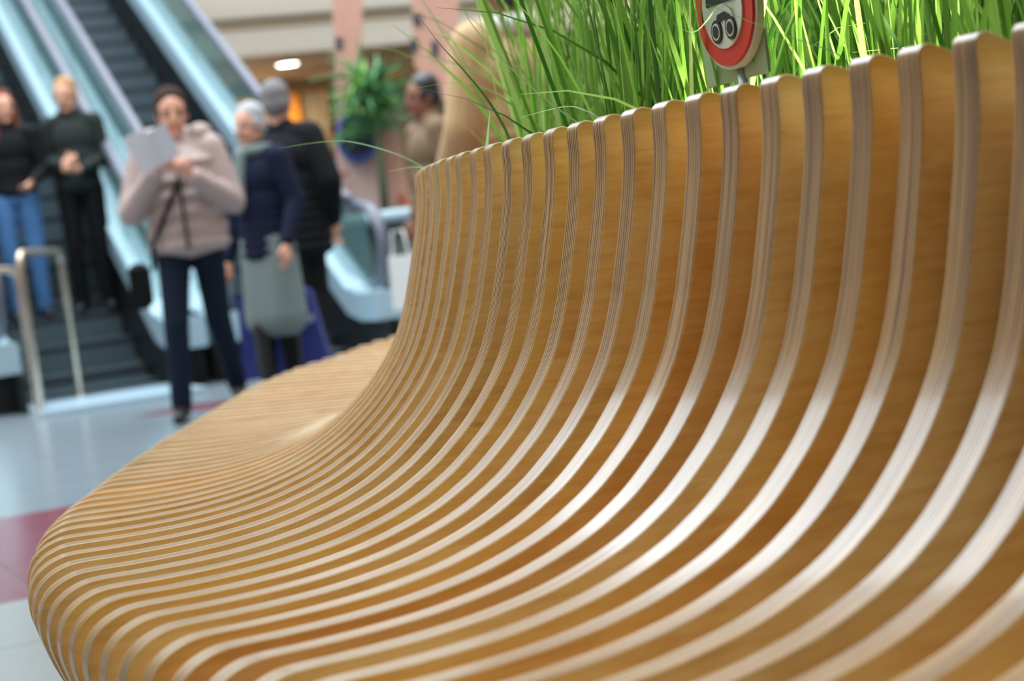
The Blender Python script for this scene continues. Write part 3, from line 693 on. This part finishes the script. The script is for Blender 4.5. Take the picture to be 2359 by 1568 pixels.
def person(label, loc, rz, Hh, skin, hair_m, top_m, leg_m, shoe_m, pose={}, head=(0, 0), hair='short', face=True, hem=.84, bulk=1.0, extra=None, handdir=None, skirt=None, vox=.0095, handcurl=(.5, .5), quilt=False):
    J = {k: v.copy() for k, v in DEF.items()}; J.update(pose); k = Hh/1.70
    lean = J.get('lean', V(0, 0, 0))
    body = MB()
    HM = Matrix.Rotation(head[0], 3, 'Z') @ Matrix.Rotation(head[1], 3, 'X'); nk = V(0, .01, 1.46) + lean
    hp = lambda x, y, z: nk + HM @ V(x, y, z - 1.46)
    def hell(b, c, r): b.ell(hp(*c), r, 20, 14, HM)
    hell(body, (0, .0, 1.605), (.074, .092, .098)); hell(body, (0, -.022, 1.535), (.058, .066, .072)); body.cap(hp(0, -.094, 1.598), .011, hp(0, -.106, 1.562), .015, 8)
    hell(body, (0, -.07, 1.492), (.026, .022, .018)); hell(body, (.03, -.072, 1.553), (.022, .02, .022)); hell(body, (-.03, -.072, 1.553), (.022, .02, .022))
    hell(body, (.075, .008, 1.575), (.011, .02, .032)); hell(body, (-.075, .008, 1.575), (.011, .02, .032))
    body.cap(V(0, .02, 1.38) + lean, .062, hp(0, .012, 1.53), .052)
    body.ell(V(0, .01, 1.26) + lean*.7, (.155, .098, .18), 20, 12); body.ell(V(0, .01, 1.06) + lean*.3, (.13, .092, .16), 20, 12); body.ell(V(0, .015, .93), (.15, .105, .12), 20, 12)
    for sd in 'LR':
        sgn = 1 if sd == 'L' else -1
        sh, el, wr = J['sh'+sd] + lean, J['el'+sd], J['wr'+sd]
        body.cap(sh, .05, el, .040); body.cap(el, .040, wr, .027)
        hd = (handdir or {}).get(sd, (wr-el).normalized()); side_v = (handdir or {}).get('t'+sd, V(0, -1, .0))
        hand(body, wr, hd, side_v, handcurl[0 if sd == 'L' else 1])
        hip, kn, an = J['hip'+sd], J['knee'+sd], J['ank'+sd]
        body.cap(hip, .082, kn, .056); body.cap(kn, .055, an, .038)
        ft = J.get('foot'+sd, V(.015*sgn, -.16, -.055)); body.cap(an + V(0, .03, -.045), .034, an + ft, .026)
    p = remesh(body, 'person', vox, skin, smooth_it=3)
    tag(p, label, 'person')
    # hair
    hb = MB()
    if hair in ('short', 'bun', 'long'):
        hell(hb, (0, .026, 1.645), (.083, .092, .085)); hell(hb, (0, .045, 1.59), (.081, .068, .078))
        for sx in (-1, 1): hell(hb, (.066*sx, .0, 1.60), (.018, .045, .04))
    if hair == 'bun': hell(hb, (0, .11, 1.64), (.045, .045, .045))
    if hair == 'long':
        for i in range(9):
            a_ = math.pi*(i/8); hb.cap(hp(.072*math.cos(a_), .03 + .05*math.sin(a_), 1.60), .026, hp(.085*math.cos(a_), .04 + .055*math.sin(a_), 1.36), .024)
        for sx in (-1, 1): hb.cap(hp(.068*sx, -.02, 1.61), .022, hp(.085*sx, -.06, 1.34), .026)
    remesh(hb, 'hair', .008, hair_m, p, 2)
    if face:
        eb = MB()
        for sx in (-1, 1): hell(eb, (.031*sx, -.083, 1.592), (.014, .010, .007))
        eb.build('eyes', plain('eye_dark', srgb(46, 32, 28), .3), p, True)
        wb = MB()
        for sx in (-1, 1): wb.cap(hp(.018*sx, -.092, 1.612), .0045, hp(.046*sx, -.082, 1.613), .004, 8)
        wb.build('eyebrows', hair_m, p, True)
        lb = MB(); lb.cap(hp(-.022, -.083, 1.522), .006, hp(.022, -.083, 1.522), .006, 8); lb.build('mouth', plain('lips', srgb(168, 84, 78), .5), p, True)
    # top garment
    jb = MB(); g = bulk
    jb.ell(V(0, .01, 1.27) + lean*.7, (.175*g, .125*g, .17), 20, 12); jb.ell(V(0, .01, 1.12) + lean*.4, (.165*g, .125*g, .2), 20, 12)
    zl = hem
    nr_ = max(2, int((1.1-zl)/.07))
    for i in range(nr_+1):
        zz = 1.05 - (1.05-zl-.06)*i/nr_; jb.ell(V(0, .012, zz) + lean*max(0, (zz-.9)/.5)*.5, (.168*g + .01*i/nr_, .125*g + .012*i/nr_, .075), 20, 8)
    jb.cap(V(-.12, .01, 1.40) + lean, .06*g, V(.12, .01, 1.40) + lean, .06*g); jb.cap(V(-.03, .015, 1.44) + lean, .07, V(.03, .015, 1.44) + lean, .07)
    for sd in 'LR':
        sh, el, wr = J['sh'+sd] + lean, J['el'+sd], J['wr'+sd]
        jb.cap(sh, .068*g, el, .058*g); jb.cap(el, .057*g, el + (wr-el)*.93, .042*g)
    if quilt:                               # quilting: puffed rings round the trunk
        for i in range(6):
            zz = .90 + i*.085; jb.ell(V(0, .012, zz) + lean*max(0, (zz-.9)/.5)*.6, (.182*g, .14*g, .044), 24, 8)
    remesh(jb, 'jacket', .010, top_m, p, 3)
    # trousers or skirt
    tb = MB()
    if skirt:
        tb.ell(V(0, .015, .93), (.158, .12, .12), 20, 12); [tb.cap(V(q_, .01, .92), .115, V(q_*1.3, .0, skirt+.125), .125, 20) for q_ in (-.06, 0, .06)]
    else: tb.ell(V(0, .015, .93), (.158, .115, .12), 20, 12)
    for sd in 'LR':
        hip, kn, an = J['hip'+sd], J['knee'+sd], J['ank'+sd]
        if skirt: continue
        tb.cap(hip, .092, kn, .068); tb.cap(kn, .068, an + V(0, 0, .0), .055)
    remesh(tb, 'skirt' if skirt else 'trousers', .010, leg_m, p, 3)
    if skirt:
        qb = MB(); [qb.cap(J['knee'+q] + V(0, 0, .1), .066, J['ank'+q], .048) for q in 'LR']; remesh(qb, 'tights', .010, black, p, 2)
    for sd in 'LR':
        sgn = 1 if sd == 'L' else -1; an = J['ank'+sd]; ft = J.get('foot'+sd, V(.015*sgn, -.16, -.055))
        sb = MB(); sb.cap(an + V(0, .03, -.04), .042, an + ft, .033); sb.cap(an, .046, an + V(0, .01, -.03), .046)
        if skirt: sb.cap(an + V(0, 0, .34), .062, an, .048)
        remesh(sb, 'shoe', .008, shoe_m, p, 2)
    if extra: extra(p, J)
    p.location = loc; p.rotation_euler = (0, 0, rz); p.scale = (k, k, k)
    return p
hairg = plain('grey_hair', srgb(122, 118, 118), .96, var=.12, scale=30, spec=.15); hairw = plain('white_hair', srgb(168, 166, 166), .96, var=.1, scale=30, spec=.15)
hairb = plain('dark_hair', srgb(58, 42, 36), .95, var=.15, scale=30, spec=.15); hairr = plain('auburn_hair', srgb(104, 58, 42), .95, var=.15, scale=30, spec=.15); hairl = plain('light_brown_hair', srgb(160, 124, 88), .95, var=.15, scale=30, spec=.15); hairk = plain('black_hair', srgb(24, 20, 20), .45)
black = plain('black_cloth', srgb(9, 10, 12), .8, spec=.2); jeans = plain('dark_jeans', srgb(12, 24, 40), .85, spec=.2, var=.12, scale=25); bluej = plain('blue_jeans', srgb(62, 104, 150), .85, var=.15, scale=20)
puffer = plain('mauve_puffer', srgb(166, 144, 138), .6, var=.06, scale=12, bump=.25); navyc = plain('navy_coat', srgb(16, 22, 44), .85, spec=.2); greyc = plain('grey_wool', srgb(112, 124, 122), .9); charc = plain('charcoal_coat', srgb(14, 16, 20), .85, spec=.2)
beige = plain('tan_wool', srgb(190, 158, 116), .9, var=.06, scale=30, bump=.2); fleece = plain('white_fleece', srgb(226, 224, 222), .95, bump=.6, scale=60); brownj = plain('brown_jacket', srgb(112, 88, 62), .8); pinkt = plain('pale_pink_cloth', srgb(226, 206, 208), .8); shoek = plain('dark_shoe', srgb(24, 22, 22), .5); shoew = plain('white_shoe', srgb(224, 224, 222), .5)
olive = plain('grey_green_jacket', srgb(36, 42, 40), .85, spec=.2); paper = plain('white_paper', srgb(216, 214, 220), .8, var=.02)

# woman reading, walking towards the camera
def woman_extra(p, J):
    b = MB()                                                      # hood lying on the shoulders
    for i in range(9):
        a_ = -.5 + (math.pi+1.0)*i/8; b.cap(V(.14*math.cos(a_), .05 + .10*math.sin(a_), 1.465), .06, V(.14*math.cos(a_+.3), .05 + .10*math.sin(a_+.3), 1.465), .06)
    remesh(b, 'hood', .010, puffer, p, 2)
    b = MB(); b.tube([V(.0, -.138, 1.38), V(0, -.162, 1.2), V(0, -.168, 1.0), V(0, -.16, .88)], .008, 8); b.build('zip', charc, p, True)
    b = MB(); b.tube([V(.12, .06, 1.42), V(-.02, -.16, 1.2), V(-.18, -.12, .92), V(-.2, .0, .80)], .012, 8); st = b.build('bag_strap', black, p, True)
wl = ground(437, 966); wl.y += .05; wl.x += .12
person('woman in a mauve quilted jacket reading a white leaflet while walking', wl, .12, 1.70, SKIN, hairb, puffer, jeans, shoek,
       pose=dict(kneeR=V(-.12, -.10, .50), ankR=V(-.15, -.10, .085), kneeL=V(.09, .06, .50), ankL=V(.13, .36, .13), elR=V(-.27, -.04, 1.10), wrR=V(-.10, -.27, 1.29), elL=V(.25, -.03, 1.10), wrL=V(.07, -.27, 1.24)),
       head=(.12, .22), hair='bun', hem=.84, bulk=1.22, quilt=True, extra=woman_extra, handdir=dict(L=V(-.55, -.35, .6), R=V(.4, -.3, .7), tL=V(0, -.5, .8), tR=V(0, -.5, .8)), handcurl=(.9, .9))
# leaflet held in her hands
lf = empty('leaflet', wl + V(-.01, -.37, 1.31), .12); tag(lf, 'white folded leaflet held open in the reading woman\'s hands', 'leaflet')
for sg in (-1, 1):
    b = MB(); w_ = .115 if sg < 0 else .10; c0, c1 = V(0, .015, 0), V(sg*w_, -.03, 0); upv = V(0, -.08, .19) if sg < 0 else V(0, -.07, .17)
    n_ = (c1-c0).cross(upv).normalized()*.002
    b.prism([c0, c1, c1+upv, c0+upv], (0, 0, 0), n_); pg = b.build('page', paper, lf)
lf.rotation_euler = (0, -.35, .12)
# her shoulder bag
b = MB(); b.box((0, 0, 0), (.10, .20, .24), ch=.03); bg = b.build('handbag', black, loc=wl + V(-.285, .02, .72), rz=.12); tag(bg, 'small black shoulder bag at the reading woman\'s hip', 'bag')

# grey haired woman in navy coat with grey skirt, and her blue bag
el_ = ground(592, 905); el_ = V(el_.x*10.1/el_.y + .17, 10.1, 0)
def scarf(p, J):
    b = MB()
    for i in range(10):
        a_ = 2*math.pi*i/10; b.cap(V(.085*math.cos(a_), .01+.075*math.sin(a_), 1.44), .035, V(.085*math.cos(a_+.63), .01+.075*math.sin(a_+.63), 1.44), .035)
    b.cap(V(-.03, -.09, 1.42), .04, V(-.05, -.145, 1.12), .04); remesh(b, 'scarf', .010, greyc, p, 2)
person('elderly woman with white hair in a navy coat, long grey skirt and grey scarf', el_, -.55, 1.64, SKIN, hairw, navyc, greyc, shoek,
       pose=dict(wrL=V(.24, -.12, .88), elL=V(.24, .02, 1.12), wrR=V(-.22, -.10, .82), kneeL=V(.07, -.01, .5), kneeR=V(-.07, -.01, .5), ankL=V(.07, .02, .085), ankR=V(-.07, -.06, .085)), head=(-.1, .1), hair='short', hem=.78, bulk=1.04, skirt=.34, extra=scarf, handdir=dict(L=V(0, -.2, -1), R=V(0, -.2, -1)))
bagm = plain('blue_bag', srgb(34, 48, 120), .5, var=.08, scale=6, bump=.3)
bc = at(648, 760, 10.35); root = empty('shopping_bag', (bc.x, bc.y, .10)); tag(root, 'big blue shopping bag with pale lettering hanging behind the grey skirt', 'bag')
b = MB(); b.prism([(-.24, -.09, 0), (.27, -.09, 0), (.20, -.07, .46), (.06, -.05, .56), (-.22, -.07, .48)], (0, 0, 0), (0, .19, 0)); bb = b.build('bag_body', bagm, root)
for i in range(9):
    b = MB(); x0 = -.03 + i*.028; b.box((x0, -.094, .265 + i*.006), (.018, .004, .045 if i % 3 else .06)); b.build('letter', plain('pale_print', srgb(186, 190, 214), .6) if i == 0 else bpy.data.materials['pale_print'], bb)
b = MB(); b.tube([(-.15, 0, .46), (-.12, 0, .60), (-.02, 0, .66), (.06, 0, .60), (.08, 0, .5)], .014, 8); b.build('handle', bagm, root, True)

# tall grey haired man seen from behind
tm = at(690, 600, 10.9); tm.z = 0
person('tall grey haired man in a black coat seen from behind', tm, 2.75, 1.82, SKIN, hairg, charc, black, shoek,
       pose=dict(kneeL=V(.10, -.14, .50), ankL=V(.10, -.05, .085), kneeR=V(-.10, .02, .5), ankR=V(-.10, .22, .09), elL=V(.27, .02, 1.12), elR=V(-.27, .02, 1.12)), head=(.2, .0), hair='short', face=False, hem=.70, bulk=1.3)

# two riders on the left escalator
def tread(u): 
    kk = int((u - 12.22)/RUN); return .16 + (kk-2)*RISE if kk >= 3 else .06
ru = 12.22 + 4*RUN + .2; rp_ = uv(13.82, 2.41, tread(13.82))
person('man with light brown hair and grey green jacket riding down the escalator', rp_, AX*-.2+.25, 1.77, SKIN, hairl, olive, black, shoek,
       pose=dict(elR=V(-.22, .03, 1.12), wrR=V(-.08, -.22, 1.08), elL=V(.21, .02, 1.1), wrL=V(.03, -.21, 1.03)), head=(-.3, .25), hair='short', hem=.86, bulk=.95, handdir=dict(L=V(-.8, -.3, .2), R=V(.8, -.3, .2), tL=V(0, 0, 1), tR=V(0, 0, 1)), handcurl=(.9, .9))
ru2 = 12.22 + 4*RUN + .16; rp2 = uv(13.86, 1.93, tread(13.86))
person('woman with long auburn hair, black top and blue jeans riding the escalator', rp2, .3, 1.72, SKIN, hairr, black, bluej, shoek, head=(.2, .1), hair='long', hem=.90, bulk=.98, pose=dict(wrL=V(.12, -.2, 1.0), elL=V(.24, .0, 1.1)))

# brown jacketed person beyond the display, pale trousers
bp_ = at(1025, 600, 10.4); bp_.z = 0
person('person in a brown jacket and pale pink trousers near the pink display', bp_, -1.15, 1.70, SKIN2, hairk, brownj, pinkt, shoew, head=(0, .1), hair='short', hem=.80, bulk=1.1, pose=dict(kneeR=V(-.09, -.12, .5), ankR=V(-.09, -.05, .085)))
wb_ = at(930, 640, 10.1); b = MB(); b.prism([(-.08, -.05, 0), (.08, -.05, 0), (.07, -.04, .30), (-.07, -.04, .30)], (0, 0, 0), (0, .1, 0)); root = empty('carrier_bag', (wb_.x, wb_.y, .40)); tag(root, 'white carrier bag hanging beside the pale pink trousers', 'bag')
b.build('bag_body', fleece, root)
b = MB(); b.tube([(-.05, 0, .29), (-.03, 0, .44), (.03, 0, .44), (.05, 0, .29)], .008, 8); b.build('handle', fleece, root, True)

# person in a tan coat standing beyond the far curve of the bench
sp_ = V(.13, 7.05, 0)
def coat_extra(p, J):
    b = MB()
    for i in range(10):
        a_ = 2*math.pi*i/10; b.cap(V(.10*math.cos(a_), .02+.085*math.sin(a_), 1.45), .042, V(.10*math.cos(a_+.63), .02+.085*math.sin(a_+.63), 1.45), .042)
    remesh(b, 'fleece_collar', .010, fleece, p, 2)
    b = MB()
    for sx in (-1, 1): b.tube([V(.05*sx, -.15, 1.40), V(.07*sx, -.19, 1.2), V(.08*sx, -.20, .98)], .035, 8)
    b.build('fleece_trim', fleece, p, True)
person('person in a tan wool coat with white fleece collar standing behind the grass', sp_, 3.95, 1.80, SKIN2, hairk, beige, charc, shoek,
       pose=dict(elL=V(.24, -.03, 1.10), elR=V(-.24, -.03, 1.10), wrL=V(.16, -.22, .96), wrR=V(-.16, -.22, .96)), hair='short', face=False, hem=.62, bulk=1.42, extra=coat_extra)
